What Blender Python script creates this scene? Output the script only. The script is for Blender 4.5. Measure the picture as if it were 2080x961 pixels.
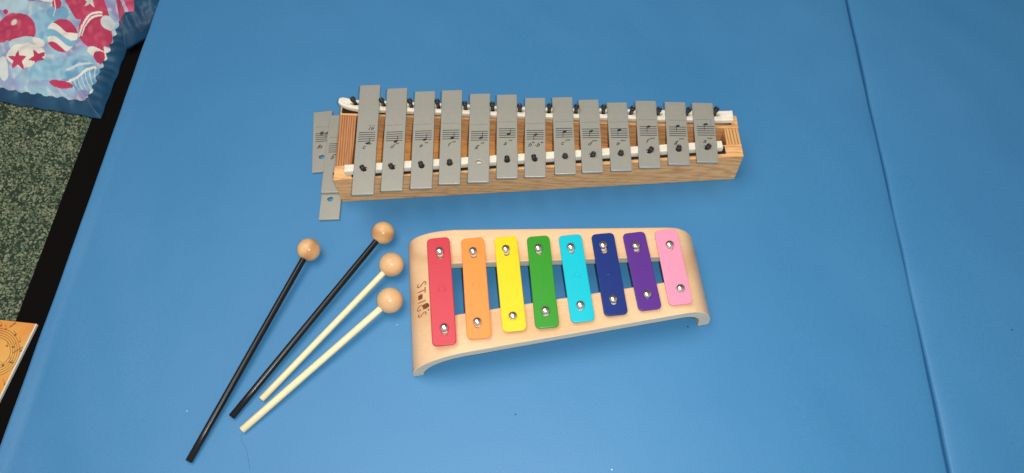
import bpy, bmesh, math, random
from mathutils import Vector, Matrix, noise
random.seed(7)
R = math.radians
sc = bpy.context.scene
for o in list(bpy.data.objects): bpy.data.objects.remove(o)

# ------------------------------------------------------------------ camera
cam_d = bpy.data.cameras.new('camera')
cam = bpy.data.objects.new('camera', cam_d)
sc.collection.objects.link(cam)
cam_d.sensor_width = 36.0
cam_d.lens = 36.0 * 1590 / 2080
cam_d.clip_start = 0.01
cam_d.clip_end = 50
cm = Matrix(((0.9985443845, -0.0285448041, 0.0457635912),
             (0.0469918485, 0.8768898023, -0.4783890058),
             (-0.0264741060, 0.4798431712, 0.8769547610))).to_4x4()
cm.translation = Vector((0, 0, 0.68))
cam.matrix_world = cm
sc.camera = cam
sc.render.resolution_x = 1024
sc.render.resolution_y = 473
sc.view_settings.view_transform = 'Standard'
sc.view_settings.look = 'None'
sc.view_settings.exposure = 0.0
sc.view_settings.gamma = 1.0

# ------------------------------------------------------------------ world: dim room, lighter towards the window side
w = bpy.data.worlds.new('World'); sc.world = w; w.use_nodes = True
nt = w.node_tree; nt.nodes.clear()
wo = nt.nodes.new('ShaderNodeOutputWorld'); bg = nt.nodes.new('ShaderNodeBackground')
tc = nt.nodes.new('ShaderNodeTexCoord'); sx = nt.nodes.new('ShaderNodeSeparateXYZ')
rp = nt.nodes.new('ShaderNodeValToRGB')
mr = nt.nodes.new('ShaderNodeMapRange'); mr.inputs['From Min'].default_value = -1; mr.inputs['From Max'].default_value = 1
nt.links.new(tc.outputs['Generated'], sx.inputs[0]); nt.links.new(sx.outputs['Y'], mr.inputs['Value'])
nt.links.new(mr.outputs[0], rp.inputs[0])
rp.color_ramp.elements[0].position = 0.15; rp.color_ramp.elements[0].color = (0.95, 0.90, 0.84, 1)
rp.color_ramp.elements[1].position = 0.85; rp.color_ramp.elements[1].color = (0.20, 0.17, 0.15, 1)
nt.links.new(rp.outputs[0], bg.inputs['Color']); bg.inputs['Strength'].default_value = 0.55
nt.links.new(bg.outputs[0], wo.inputs[0])

def area(name, loc, target, size, power, color):
    d = bpy.data.lights.new(name, 'AREA'); d.shape = 'DISK'; d.size = size; d.energy = power; d.color = color
    o = bpy.data.objects.new(name, d); sc.collection.objects.link(o)
    o.location = loc
    o.rotation_euler = (Vector(target) - Vector(loc)).to_track_quat('-Z', 'Y').to_euler()
    return o
area('phone_flash', (0.022, 0.010, 0.685), (0.0, 0.30, 0.0), 0.009, 3.7, (1.0, 0.97, 0.91))
area('ceiling_lamp', (-0.45, 0.50, 1.75), (0, 0.35, 0), 1.3, 17.0, (1.0, 0.96, 0.90))

# ------------------------------------------------------------------ helpers
C = sc.collection
def link(name, me, mat=None, parent=None):
    o = bpy.data.objects.new(name, me); C.objects.link(o)
    if mat is not None:
        me.materials.clear(); me.materials.append(mat)
    if parent is not None: o.parent = parent
    return o
def tag(o, label=None, cat=None, group=None, kind=None):
    if label: o['label'] = label
    if cat: o['category'] = cat
    if group: o['group'] = group
    if kind: o['kind'] = kind
    return o
def empty(name, loc, rz=0.0, parent=None):
    o = bpy.data.objects.new(name, None); C.objects.link(o)
    o.location = loc; o.rotation_euler = (0, 0, rz); o.empty_display_size = 0.02
    if parent is not None: o.parent = parent
    return o
def pydata(name, vs, fs, smooth=False):
    me = bpy.data.meshes.new(name); me.from_pydata(vs, [], fs); me.update()
    if smooth:
        for p in me.polygons: p.use_smooth = True
    return me
def bevel(o, w_, seg=2, ang=40):
    m = o.modifiers.new('bevel', 'BEVEL'); m.width = w_; m.segments = seg; m.limit_method = 'ANGLE'; m.angle_limit = R(ang)
    return o
def prism(name, poly, z0, z1):
    n_ = len(poly)
    vs = [(x, y, z0) for x, y in poly] + [(x, y, z1) for x, y in poly]
    fs = [tuple(range(n_ - 1, -1, -1)), tuple(range(n_, 2 * n_))]
    fs += [(i, (i + 1) % n_, n_ + (i + 1) % n_, n_ + i) for i in range(n_)]
    return pydata(name, vs, fs)
def flat_shape(name, outer, holes, z0, z1, bev=0.0, res=2):
    """2D outline with holes, extruded between z0 and z1, with rounded rims"""
    cu = bpy.data.curves.new(name + '_c', 'CURVE'); cu.dimensions = '2D'; cu.fill_mode = 'BOTH'
    cu.extrude = (z1 - z0) / 2 - bev; cu.bevel_depth = bev; cu.bevel_resolution = res; cu.offset = -bev
    for loop in [outer] + holes:
        s = cu.splines.new('POLY'); s.points.add(len(loop) - 1)
        for p, q in zip(s.points, loop): p.co = (q[0], q[1], 0, 1)
        s.use_cyclic_u = True
    t = bpy.data.objects.new('t', cu); C.objects.link(t)
    me = bpy.data.meshes.new_from_object(t)
    bpy.data.objects.remove(t); bpy.data.curves.remove(cu)
    me.transform(Matrix.Translation((0, 0, (z0 + z1) / 2))); me.name = name
    return me
def text_mesh(body, size, extrude=0.0, bev=0.0, shear=0.0, align='CENTER', spacing=1.0, weight=0.0):
    cu = bpy.data.curves.new('txt', 'FONT'); cu.body = body; cu.size = size; cu.extrude = extrude; cu.bevel_depth = bev
    cu.bevel_resolution = 1; cu.shear = shear; cu.align_x = align; cu.align_y = 'CENTER'; cu.resolution_u = 3
    cu.space_character = spacing; cu.offset = weight
    t = bpy.data.objects.new('t', cu); C.objects.link(t)
    me = bpy.data.meshes.new_from_object(t)
    bpy.data.objects.remove(t); bpy.data.curves.remove(cu)
    return me
def rrect(w_, h_, r, n_=6, cx=0, cy=0):
    pts = []
    for ox, oy, a0 in ((w_/2 - r, h_/2 - r, 0), (-w_/2 + r, h_/2 - r, 90), (-w_/2 + r, -h_/2 + r, 180), (w_/2 - r, -h_/2 + r, 270)):
        for k in range(n_ + 1):
            a = R(a0 + 90 * k / n_); pts.append((cx + ox + r * math.cos(a), cy + oy + r * math.sin(a)))
    return pts
def circ(cx, cy, rx, ry=None, n_=20):
    ry = ry or rx
    return [(cx + rx * math.cos(2 * math.pi * k / n_), cy + ry * math.sin(2 * math.pi * k / n_)) for k in range(n_)]
def lathe(name, prof, n_=24, smooth=True):
    vs, fs = [], []
    for r, z in prof:
        for k in range(n_):
            a = 2 * math.pi * k / n_; vs.append((r * math.cos(a), r * math.sin(a), z))
    m = len(prof)
    for i in range(m - 1):
        for k in range(n_):
            fs.append((i*n_ + k, i*n_ + (k+1) % n_, (i+1)*n_ + (k+1) % n_, (i+1)*n_ + k))
    fs.append(tuple(range(n_ - 1, -1, -1))); fs.append(tuple((m-1)*n_ + k for k in range(n_)))
    return pydata(name, vs, fs, smooth)
def auto_smooth(me, ang=35):
    for p in me.polygons: p.use_smooth = True
    me.set_sharp_from_angle(angle=R(ang))

# ------------------------------------------------------------------ materials
def new_mat(name):
    m = bpy.data.materials.new(name); m.use_nodes = True
    return m, m.node_tree, m.node_tree.nodes['Principled BSDF']
def N(nt_, t, **kw):
    n_ = nt_.nodes.new(t)
    for k, v in kw.items():
        if k in n_.inputs: n_.inputs[k].default_value = v
        else: setattr(n_, k, v)
    return n_
def ramp(nt_, stops):
    r = nt_.nodes.new('ShaderNodeValToRGB'); e = r.color_ramp.elements
    while len(e) < len(stops): e.new(0.5)
    for el, (p, c) in zip(e, stops): el.position = p; el.color = (*c, 1)
    return r
def simple(name, col, rough=0.5, metal=0.0, spec=0.5, coat=0.0, bump=None, mott=None, coat_rough=0.08):
    m, t, b = new_mat(name)
    b.inputs['Base Color'].default_value = (*col, 1); b.inputs['Roughness'].default_value = rough
    b.inputs['Metallic'].default_value = metal; b.inputs['Specular IOR Level'].default_value = spec
    b.inputs['Coat Weight'].default_value = coat; b.inputs['Coat Roughness'].default_value = coat_rough
    co = N(t, 'ShaderNodeTexCoord')
    if mott:
        n_ = N(t, 'ShaderNodeTexNoise', Scale=mott[0], Detail=4.0); t.links.new(co.outputs['Object'], n_.inputs['Vector'])
        a, c2 = mott[1], mott[2]
        rr = ramp(t, [(0.32, a), (0.68, c2)]); t.links.new(n_.outputs['Fac'], rr.inputs[0]); t.links.new(rr.outputs[0], b.inputs['Base Color'])
    if bump:
        n2 = N(t, 'ShaderNodeTexNoise', Scale=bump[0], Detail=3.0); t.links.new(co.outputs['Object'], n2.inputs['Vector'])
        bp = N(t, 'ShaderNodeBump', Strength=bump[1], Distance=bump[2]); t.links.new(n2.outputs['Fac'], bp.inputs['Height'])
        t.links.new(bp.outputs[0], b.inputs['Normal'])
    return m
def wood(name, light, mid, dark, scale=1.0, stretch=(0.08, 1, 1), bands=180.0, dist=3.0, contrast=0.5, rough=0.5, rot=(0, 0, 0), fleck=0.25):
    m, t, b = new_mat(name)
    b.inputs['Roughness'].default_value = rough; b.inputs['Specular IOR Level'].default_value = 0.35
    co = N(t, 'ShaderNodeTexCoord'); mp = N(t, 'ShaderNodeMapping')
    mp.inputs['Scale'].default_value = stretch; mp.inputs['Rotation'].default_value = rot
    t.links.new(co.outputs['Object'], mp.inputs['Vector'])
    big = N(t, 'ShaderNodeTexNoise', Scale=38.0 * scale, Detail=2.0); t.links.new(mp.outputs[0], big.inputs['Vector'])
    wv = N(t, 'ShaderNodeTexWave', Scale=bands * scale * 0.16, Distortion=dist, Detail=2.0, bands_direction='DIAGONAL')
    wv.inputs['Detail Scale'].default_value = 0.6
    t.links.new(mp.outputs[0], wv.inputs['Vector'])
    fine = N(t, 'ShaderNodeTexNoise', Scale=700.0 * scale, Detail=5.0); t.links.new(mp.outputs[0], fine.inputs['Vector'])
    r1 = ramp(t, [(0.0, dark), (0.30, mid), (0.75, light)]); t.links.new(wv.outputs['Fac'], r1.inputs[0])
    r2 = ramp(t, [(0.35, mid), (0.65, light)]); t.links.new(big.outputs['Fac'], r2.inputs[0])
    mx = N(t, 'ShaderNodeMix', data_type='RGBA'); mx.inputs[0].default_value = contrast
    t.links.new(r2.outputs[0], mx.inputs[6]); t.links.new(r1.outputs[0], mx.inputs[7])
    rf = ramp(t, [(0.35, (1 - fleck,) * 3), (0.55, (1, 1, 1))]); t.links.new(fine.outputs['Fac'], rf.inputs[0])
    ml = N(t, 'ShaderNodeMix', data_type='RGBA', blend_type='MULTIPLY'); ml.inputs[0].default_value = 1
    t.links.new(mx.outputs[2], ml.inputs[6]); t.links.new(rf.outputs[0], ml.inputs[7])
    t.links.new(ml.outputs[2], b.inputs['Base Color'])
    bp = N(t, 'ShaderNodeBump', Strength=0.25, Distance=0.0002); t.links.new(fine.outputs['Fac'], bp.inputs['Height'])
    t.links.new(bp.outputs[0], b.inputs['Normal'])
    return m
def attr_mat(name, rough=0.7, bump=(900.0, 0.3, 0.0003), spec=0.3):
    m, t, b = new_mat(name)
    a = N(t, 'ShaderNodeAttribute', attribute_name='print'); t.links.new(a.outputs['Color'], b.inputs['Base Color'])
    b.inputs['Roughness'].default_value = rough; b.inputs['Specular IOR Level'].default_value = spec
    co = N(t, 'ShaderNodeTexCoord'); n2 = N(t, 'ShaderNodeTexNoise', Scale=bump[0], Detail=3.0)
    t.links.new(co.outputs['Object'], n2.inputs['Vector'])
    bp = N(t, 'ShaderNodeBump', Strength=bump[1], Distance=bump[2]); t.links.new(n2.outputs['Fac'], bp.inputs['Height'])
    t.links.new(bp.outputs[0], b.inputs['Normal'])
    return m

def vinyl():
    m, t, b = new_mat('blue_vinyl')
    b.inputs['Roughness'].default_value = 0.46; b.inputs['Specular IOR Level'].default_value = 0.42
    co = N(t, 'ShaderNodeTexCoord')
    n1 = N(t, 'ShaderNodeTexNoise', Scale=5.0, Detail=3.0); t.links.new(co.outputs['Object'], n1.inputs['Vector'])
    n2 = N(t, 'ShaderNodeTexNoise', Scale=900.0, Detail=2.0); t.links.new(co.outputs['Object'], n2.inputs['Vector'])
    r1 = ramp(t, [(0.3, (0.043, 0.212, 0.455)), (0.7, (0.054, 0.234, 0.480))]); t.links.new(n1.outputs['Fac'], r1.inputs[0])
    r2 = ramp(t, [(0.3, (0.90, 0.90, 0.90)), (0.7, (1.06, 1.06, 1.06))]); t.links.new(n2.outputs['Fac'], r2.inputs[0])
    ml = N(t, 'ShaderNodeMix', data_type='RGBA', blend_type='MULTIPLY'); ml.inputs[0].default_value = 1
    t.links.new(r1.outputs[0], ml.inputs[6]); t.links.new(r2.outputs[0], ml.inputs[7]); t.links.new(ml.outputs[2], b.inputs['Base Color'])
    vo = N(t, 'ShaderNodeTexVoronoi', Scale=1100.0, feature='SMOOTH_F1'); t.links.new(co.outputs['Object'], vo.inputs['Vector'])
    n3 = N(t, 'ShaderNodeTexNoise', Scale=14.0, Detail=3.0); t.links.new(co.outputs['Object'], n3.inputs['Vector'])
    bp = N(t, 'ShaderNodeBump', Strength=0.45, Distance=0.0002); t.links.new(vo.outputs['Distance'], bp.inputs['Height'])
    bp2 = N(t, 'ShaderNodeBump', Strength=0.25, Distance=0.003); t.links.new(n3.outputs['Fac'], bp2.inputs['Height'])
    t.links.new(bp.outputs[0], bp2.inputs['Normal']); t.links.new(bp2.outputs[0], b.inputs['Normal'])
    return m
M_vinyl = vinyl()
M_black = simple('matte_black', (0.0035, 0.0025, 0.0025), 0.8, spec=0.08, bump=(300, 0.3, 0.0005))
M_pin = simple('black_rubber', (0.012, 0.012, 0.014), 0.38, spec=0.6)
M_rubber = simple('dark_rubber', (0.02, 0.018, 0.017), 0.8, spec=0.2)
M_felt = simple('white_felt', (0.86, 0.81, 0.70), 0.95, spec=0.1, bump=(1500, 0.6, 0.0006), mott=(250, (0.74, 0.69, 0.58), (0.84, 0.79, 0.69)))
M_print = simple('black_print', (0.02, 0.02, 0.02), 0.6, spec=0.2)
M_chrome = simple('chrome', (0.84, 0.81, 0.76), 0.19, metal=1.0)
M_burn = simple('burnt_wood', (0.34, 0.14, 0.06), 0.7, spec=0.2, mott=(400, (0.29, 0.115, 0.045), (0.42, 0.19, 0.09)))
M_pages = simple('paper', (0.85, 0.82, 0.74), 0.8, spec=0.2)
M_navy = simple('navy_satin', (0.012, 0.075, 0.16), 0.42, spec=0.35, mott=(30, (0.006, 0.048, 0.115), (0.016, 0.090, 0.175)), bump=(60, 0.5, 0.003))
def painted_bar():
    m, t, b = new_mat('grey_flake_paint')
    co = N(t, 'ShaderNodeTexCoord')
    n1 = N(t, 'ShaderNodeTexNoise', Scale=1500.0, Detail=4.0); t.links.new(co.outputs['Object'], n1.inputs['Vector'])
    r1 = ramp(t, [(0.30, (0.335, 0.336, 0.300)), (0.5, (0.37, 0.371, 0.333)), (0.72, (0.41, 0.411, 0.37))]); t.links.new(n1.outputs['Fac'], r1.inputs[0])
    n2 = N(t, 'ShaderNodeTexNoise', Scale=60.0, Detail=3.0); t.links.new(co.outputs['Object'], n2.inputs['Vector'])
    r2 = ramp(t, [(0.3, (0.94, 0.95, 0.97)), (0.7, (1.0, 0.99, 0.96))]); t.links.new(n2.outputs['Fac'], r2.inputs[0])
    ml = N(t, 'ShaderNodeMix', data_type='RGBA', blend_type='MULTIPLY'); ml.inputs[0].default_value = 1
    t.links.new(r1.outputs[0], ml.inputs[6]); t.links.new(r2.outputs[0], ml.inputs[7]); t.links.new(ml.outputs[2], b.inputs['Base Color'])
    b.inputs['Roughness'].default_value = 0.36; b.inputs['Metallic'].default_value = 0.25
    bp = N(t, 'ShaderNodeBump', Strength=0.3, Distance=0.0001); t.links.new(n1.outputs['Fac'], bp.inputs['Height']); t.links.new(bp.outputs[0], b.inputs['Normal'])
    return m
M_bar = painted_bar()
W_oak = wood('oak_rail', (0.88, 0.515, 0.235), (0.79, 0.43, 0.175), (0.52, 0.25, 0.095), 1.0, (0.13, 1.0, 1.0), 560, 14.0, 0.48)
W_floor = wood('oak_inner_board', (0.85, 0.43, 0.13), (0.76, 0.35, 0.10), (0.48, 0.20, 0.055), 1.0, (0.10, 1.0, 1.0), 300, 6.0, 0.22)
W_end_l = wood('red_oak_end', (0.54, 0.25, 0.105), (0.44, 0.18, 0.07), (0.24, 0.08, 0.028), 1.0, (1.0, 0.05, 0.05), 1500, 3.0, 0.8, rot=(0, 0, 0.10))
W_end_r = wood('pale_oak_end', (0.70, 0.40, 0.17), (0.58, 0.30, 0.11), (0.34, 0.15, 0.05), 1.0, (1.0, 0.05, 0.05), 1300, 1.4, 0.9)
W_beech = wood('beech_veneer', (0.82, 0.555, 0.335), (0.755, 0.48, 0.27), (0.62, 0.36, 0.18), 0.8, (0.12, 1.0, 1.0), 90, 8.0, 0.5, 0.40, fleck=0.07)
W_ply = wood('plywood_edge', (0.80, 0.73, 0.57), (0.74, 0.66, 0.50), (0.62, 0.53, 0.38), 1.0, (0.1, 1.0, 3.0), 200, 1.0, 0.3, 0.7, fleck=0.15)
W_ball = wood('beech_ball', (0.80, 0.50, 0.25), (0.68, 0.39, 0.17), (0.46, 0.22, 0.08), 1.3, (0.35, 1.0, 1.0), 120, 4.0, 0.65, 0.28, fleck=0.16)
W_ball2 = wood('smooth_beech_ball', (0.80, 0.53, 0.30), (0.74, 0.47, 0.25), (0.65, 0.39, 0.19), 1.0, (0.3, 1.0, 1.0), 60, 3.0, 0.4, 0.26, fleck=0.08)
W_stick = wood('pale_birch', (0.92, 0.80, 0.52), (0.88, 0.73, 0.45), (0.78, 0.60, 0.34), 1.2, (0.05, 1.0, 1.0), 200, 2.0, 0.35, 0.5, fleck=0.08)
M_stickb = simple('black_lacquer', (0.005, 0.005, 0.006), 0.27, spec=0.42, bump=(500, 0.2, 0.0002))

# ------------------------------------------------------------------ the surface: padded mat in two panels
mat_thing = empty('padded_mat', (0, 0, -0.05))
tag(mat_thing, 'large blue vinyl padded mat under both instruments, with a seam at right', 'mat')
def panel(x0, x1, y0, y1, top, wavy, rl=0.006, rr=0.006):
    """closed slab with rounded, slightly uneven rims; the sides fall in curves"""
    U = (0, 0, 0.08, 0.3, 0.65, 1.0); D = (1, 1, 0.6, 0.28, 0.07, 0)
    X = [x0 + rl * u for u in U]; Zr = [-0.049] + [top - rl * d for d in D[1:]]
    nx = 110
    for k in range(1, nx): X.append(x0 + rl + (x1 - x0 - rl - rr) * k / nx); Zr.append(top)
    X += [x1 - rr * u for u in reversed(U)]; Zr += [top - rr * d for d in reversed(D[1:])] + [-0.049]
    n_ = len(X); ny = 140; vs = []; fs = []
    for j in range(ny + 1):
        y = y0 + (y1 - y0) * j / ny
        for i, (x, z) in enumerate(zip(X, Zr)):
            e = wavy * (noise.noise((x0 * 3, y * 7, 1.0)) + 0.5 * noise.noise((x0 * 3, y * 23, 4.0)))
            f_ = 1 if i < 10 else 0
            dx_ = abs(x - 0.3438)
            g = -0.0022 * math.exp(-dx_ / 0.012) if 0 < i < n_ - 1 else 0.0
            far_ = max(0.0, min(1.0, max((x - 0.21) / 0.06, (-0.34 - x) / 0.06, (0.12 - y) / 0.05, (y - 0.56) / 0.06)))
            if 5 < i < n_ - 6 or abs(x - 0.3438) < 0.01:
                g -= 0.0034 * far_ * (0.5 + 0.5 * noise.noise((x * 9, y * 4, 2.0)) + 0.35 * noise.noise((x * 22 + y * 9, y * 13, 6.0)))
            vs.append((x + (e if i < 7 or i > len(X) - 8 else 0), y, z + g + 0.05))
    for j in range(ny):
        for i in range(n_ - 1):
            fs.append((j*n_ + i, j*n_ + i + 1, (j+1)*n_ + i + 1, (j+1)*n_ + i))
    fs.append(tuple(range(n_))[::-1]); fs.append(tuple(ny*n_ + i for i in range(n_)))
    fs.append(tuple([j*n_ for j in range(ny + 1)] + [j*n_ + n_ - 1 for j in range(ny, -1, -1)])[::-1])
    return pydata('mat_panel', vs, fs, True)
link('mat_panel', panel(-0.4775, 0.3429, -0.25, 1.1, 0.0, 0.0012, 0.004, 0.0026), M_vinyl, mat_thing)
link('mat_panel', panel(0.3444, 1.05, -0.25, 1.1, 0.0, 0.0012, 0.0026, 0.006), M_vinyl, mat_thing)

# ------------------------------------------------------------------ floor: looped carpet, black strip
def carpet():
    m, t, b = new_mat('carpet_yarn')
    a = N(t, 'ShaderNodeAttribute', attribute_name='print'); t.links.new(a.outputs['Color'], b.inputs['Base Color'])
    b.inputs['Roughness'].default_value = 0.9; b.inputs['Specular IOR Level'].default_value = 0.15
    vs, fs, cols = [], [], []
    # backing sheet
    vs += [(-1.5, -0.4, -0.052), (1.2, -0.4, -0.052), (1.2, 1.3, -0.052), (-1.5, 1.3, -0.052)]; fs.append((0, 1, 2, 3)); cols += [(0.03, 0.04, 0.028)] * 4
    # yarn loops over the visible stretch
    y = 0.22
    step = 0.0024
    while y < 0.74:
        x = -0.80
        while x < -0.525:
            px_, py_ = x + random.uniform(-.0009, .0009), y + random.uniform(-.0009, .0009)
            L_ = random.uniform(0.0014, 0.0026); wd = random.uniform(0.0008, 0.0014); a_ = random.uniform(0, math.pi); h = random.uniform(0.0012, 0.0034)
            g = noise.noise((px_ * 45, py_ * 45, 0)) * 0.5 + random.uniform(-0.55, 0.55)
            if g > 0.20: c = (0.235, 0.265, 0.175)
            elif g > -0.36: c = (0.13, 0.175, 0.112)
            else: c = (0.04, 0.068, 0.046)
            k_ = random.uniform(0.75, 1.2); c = tuple(v * k_ for v in c)
            ca, sa = math.cos(a_), math.sin(a_); b0 = len(vs)
            for (u, v, z) in ((-L_, -wd, 0), (L_, -wd, 0), (L_, wd, 0), (-L_, wd, 0), (-L_*.6, -wd*.8, h*.8), (L_*.6, -wd*.8, h*.8), (L_*.6, wd*.8, h*.8), (-L_*.6, wd*.8, h*.8), (-L_*.2, 0, h), (L_*.2, 0, h)):
                vs.append((px_ + u*ca - v*sa, py_ + u*sa + v*ca, -0.0535 + z)); cols.append(c)
            for q in ((0,1,5,4),(1,2,6,5),(2,3,7,6),(3,0,4,7),(4,5,9,8),(6,7,8,9),(5,6,9),(7,4,8)): fs.append(tuple(b0 + i for i in q))
            x += step
        y += step
    me = pydata('carpet', vs, fs, True)
    at = me.color_attributes.new('print', 'FLOAT_COLOR', 'POINT')
    at.data.foreach_set('color', [v for c in cols for v in (*c, 1)])
    o = link('carpet', me, m); tag(o, kind='structure')
carpet()
strip = link('floor_strip', prism('floor_strip', [(-0.5405, -0.4), (-0.44, -0.4), (-0.44, 1.3), (-0.5415, 1.3)], -0.0512, -0.0498), M_black)  # flat near-black strip along the left side of the mat
tag(strip, kind='structure')

# ------------------------------------------------------------------ big glockenspiel
GO, GT = (-0.012, 0.45), R(2.5)
def G(x, y):
    dx, dy = x - GO[0], y - GO[1]; c, s = math.cos(GT), math.sin(GT)
    return (c*dx + s*dy, -s*dx + c*dy)
glock = empty('glockenspiel', (GO[0], GO[1], 0), GT)
tag(glock, 'wooden box glockenspiel with thirteen grey metal bars printed with notes', 'glockenspiel')
HB = 0.0415
bevel(link('front_rail', prism('front_rail', [G(-.2108,.4055), G(.1888,.4452), G(.1879,.4596), G(-.2119,.4218)], 0.0, HB), W_oak, glock), 0.0006)
bevel(link('back_rail', prism('back_rail', [G(-.2163,.4846), G(.1868,.4788), G(.1860,.4943), G(-.2172,.4985)], 0.0, HB), W_oak, glock), 0.0006)
bevel(link('end_block', prism('end_block', [G(-.2117,.4221), G(-.1955,.4236), G(-.1988,.4842), G(-.2161,.4844)], 0.0, HB - 0.0007), W_end_l, glock), 0.0004)
bevel(link('end_block', prism('end_block', [G(.1731,.4584), G(.1877,.4598), G(.1866,.4786), G(.1727,.4788)], 0.0, HB - 0.0006), W_end_r, glock), 0.0004)
link('base_board', prism('base_board', [G(-.1950,.4240), G(.1726,.4584), G(.1722,.4786), G(-.1982,.4840)], 0.0005, 0.0035), W_floor, glock)
# felt strips on rubber
def strip_poly(p0, p1, wd, n_=40, wob=0.0003, seed=0, endw=None):
    p0, p1 = Vector(p0), Vector(p1); d = (p1 - p0).normalized(); nn = Vector((-d.y, d.x)); a, b_ = [], []
    for k in range(n_ + 1):
        p = p0.lerp(p1, k / n_); e = wob * noise.noise((k * 0.9, seed, 0)); e2 = wob * noise.noise((k * 0.9, seed + 7, 0))
        a.append(tuple(p - nn * (wd/2 + e))); b_.append(tuple(p + nn * (wd/2 + e2)))
    return a + b_[::-1]
me = flat_shape('felt_strip', strip_poly(G(-.1995,.4141), G(.1672,.4531), .0082, seed=1), [], 0.0426, 0.0500, 0.0010)
auto_smooth(me, 50); link('felt_strip', me, M_felt, glock)
link('rubber_strip', flat_shape('rubber_strip', strip_poly(G(-.1935,.4130), G(.1712,.4516), .0088, seed=2), [], HB, 0.0425, 0.0002), M_rubber, glock)
# back felt: one loop pressed around the row of pins
tops = [(-0.1977, 0.4863), (-0.1694, 0.4860), (-0.1417, 0.4850), (-0.1140, 0.4845), (-0.0858, 0.4837), (-0.0582, 0.4826), (-0.0305, 0.4822),
        (-0.0025, 0.4817), (0.0252, 0.4819), (0.0523, 0.4822), (0.0793, 0.4820), (0.1063, 0.4817), (0.1345, 0.4818), (0.1618, 0.4823)]
base = [(x - 0.0005 + random.uniform(-.0006, .0006), y + 0.0062) for x, y in tops]
def back_felt():
    # two strands either side of the pins, joined in a fold at the left and squared at the right
    outer_f, outer_b = [], []
    n_ = 120; x0, x1 = -0.2165, 0.1800
    for k in range(n_ + 1):
        x = x0 + (x1 - x0) * k / n_
        t_ = (x - base[0][0]) / (base[-1][0] - base[0][0])
        if t_ < 0: yc = 0.4925 - 0.2 * 0; yc = base[0][1] + (0.0018) * min(1, -t_ / 0.05)
        elif t_ > 1: yc = base[-1][1] - 0.0005
        else:
            i = min(int(t_ * 13), 12)
            j = 0
            while j < 12 and base[j+1][0] < x: j += 1
            u = (x - base[j][0]) / (base[j+1][0] - base[j][0]); yc = base[j][1] * (1-u) + base[j+1][1] * u
        hf = 0.0068; hb = 0.0052
        if k < 3:
            e = math.sqrt(max(0.0, 1 - ((3 - k) / 3.0) ** 2)); hf = 0.0028 + (0.0030) * e; hb = 0.0022 + 0.0030 * e
        elif x < -0.197: hf = 0.0060
        hf += 0.0003 * noise.noise((x * 200, 0, 0)); hb += 0.0003 * noise.noise((x * 200, 5, 0))
        outer_f.append(G(x, yc - hf)); outer_b.append(G(x, yc + hb))
    holes = []
    for i, (x, y) in enumerate(base):
        l, r_ = (0.0065, 0.0045) if i == 0 else ((0.0045, 0.0062) if i == 13 else (0.0048, 0.0048))
        loop = []
        for k in range(16):
            a = 2 * math.pi * k / 16; rx = r_ if math.cos(a) > 0 else l
            loop.append(G(x + rx * math.cos(a), y + 0.0021 * math.sin(a) * (abs(math.sin(a)) ** 0.6)))
        holes.append(loop)
    me = flat_shape('felt_strip', outer_f + outer_b[::-1], holes, 0.0443, 0.0500, 0.0009)
    # the loose ends lift off the rubber
    for v in me.vertices:
        x = v.co.x
        lx = x - G(-0.2, 0.49)[0]
        if lx < 0: v.co.z += 0.0035 * min(1, (-lx / 0.014)) ** 1.5
        rx_ = x - G(0.166, 0.49)[0]
        if rx_ > 0: v.co.z += 0.0012 * (rx_ / 0.012)
    auto_smooth(me, 50)
    return me
link('felt_strip', back_felt(), M_felt, glock)
link('rubber_strip', flat_shape('rubber_strip', strip_poly(G(-.2140,.4908), G(.1795,.4868), .0085, seed=5), [], HB, 0.0442, 0.0003), M_rubber, glock)
# pins
pin_me = lathe('pin', [(0.0017, 0), (0.0018, 0.009), (0.0021, 0.0118), (0.0027, 0.0134), (0.0028, 0.0152), (0.0025, 0.0164), (0.0017, 0.0166), (0.0016, 0.0158), (0.0008, 0.0160)], 16)
pin_front = lathe('pin', [(0.0025, 0), (0.0026, 0.0062), (0.0024, 0.0076), (0.0019, 0.0084), (0.0021, 0.0090), (0.0025, 0.0098), (0.0024, 0.0108), (0.0019, 0.0113), (0.0014, 0.0113), (0.0013, 0.0106), (0.0006, 0.0108)], 16)
for i, (x, y) in enumerate(base):
    p = link('pin', pin_me, None, glock)
    if not pin_me.materials: pin_me.materials.append(M_pin)
    gx, gy = G(x, y); p.location = (gx, gy, 0.0435); p.rotation_euler = (R(random.uniform(-2, 5)), R(-5 + 0.8 * i + random.uniform(-3, 3)), 0)

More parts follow.
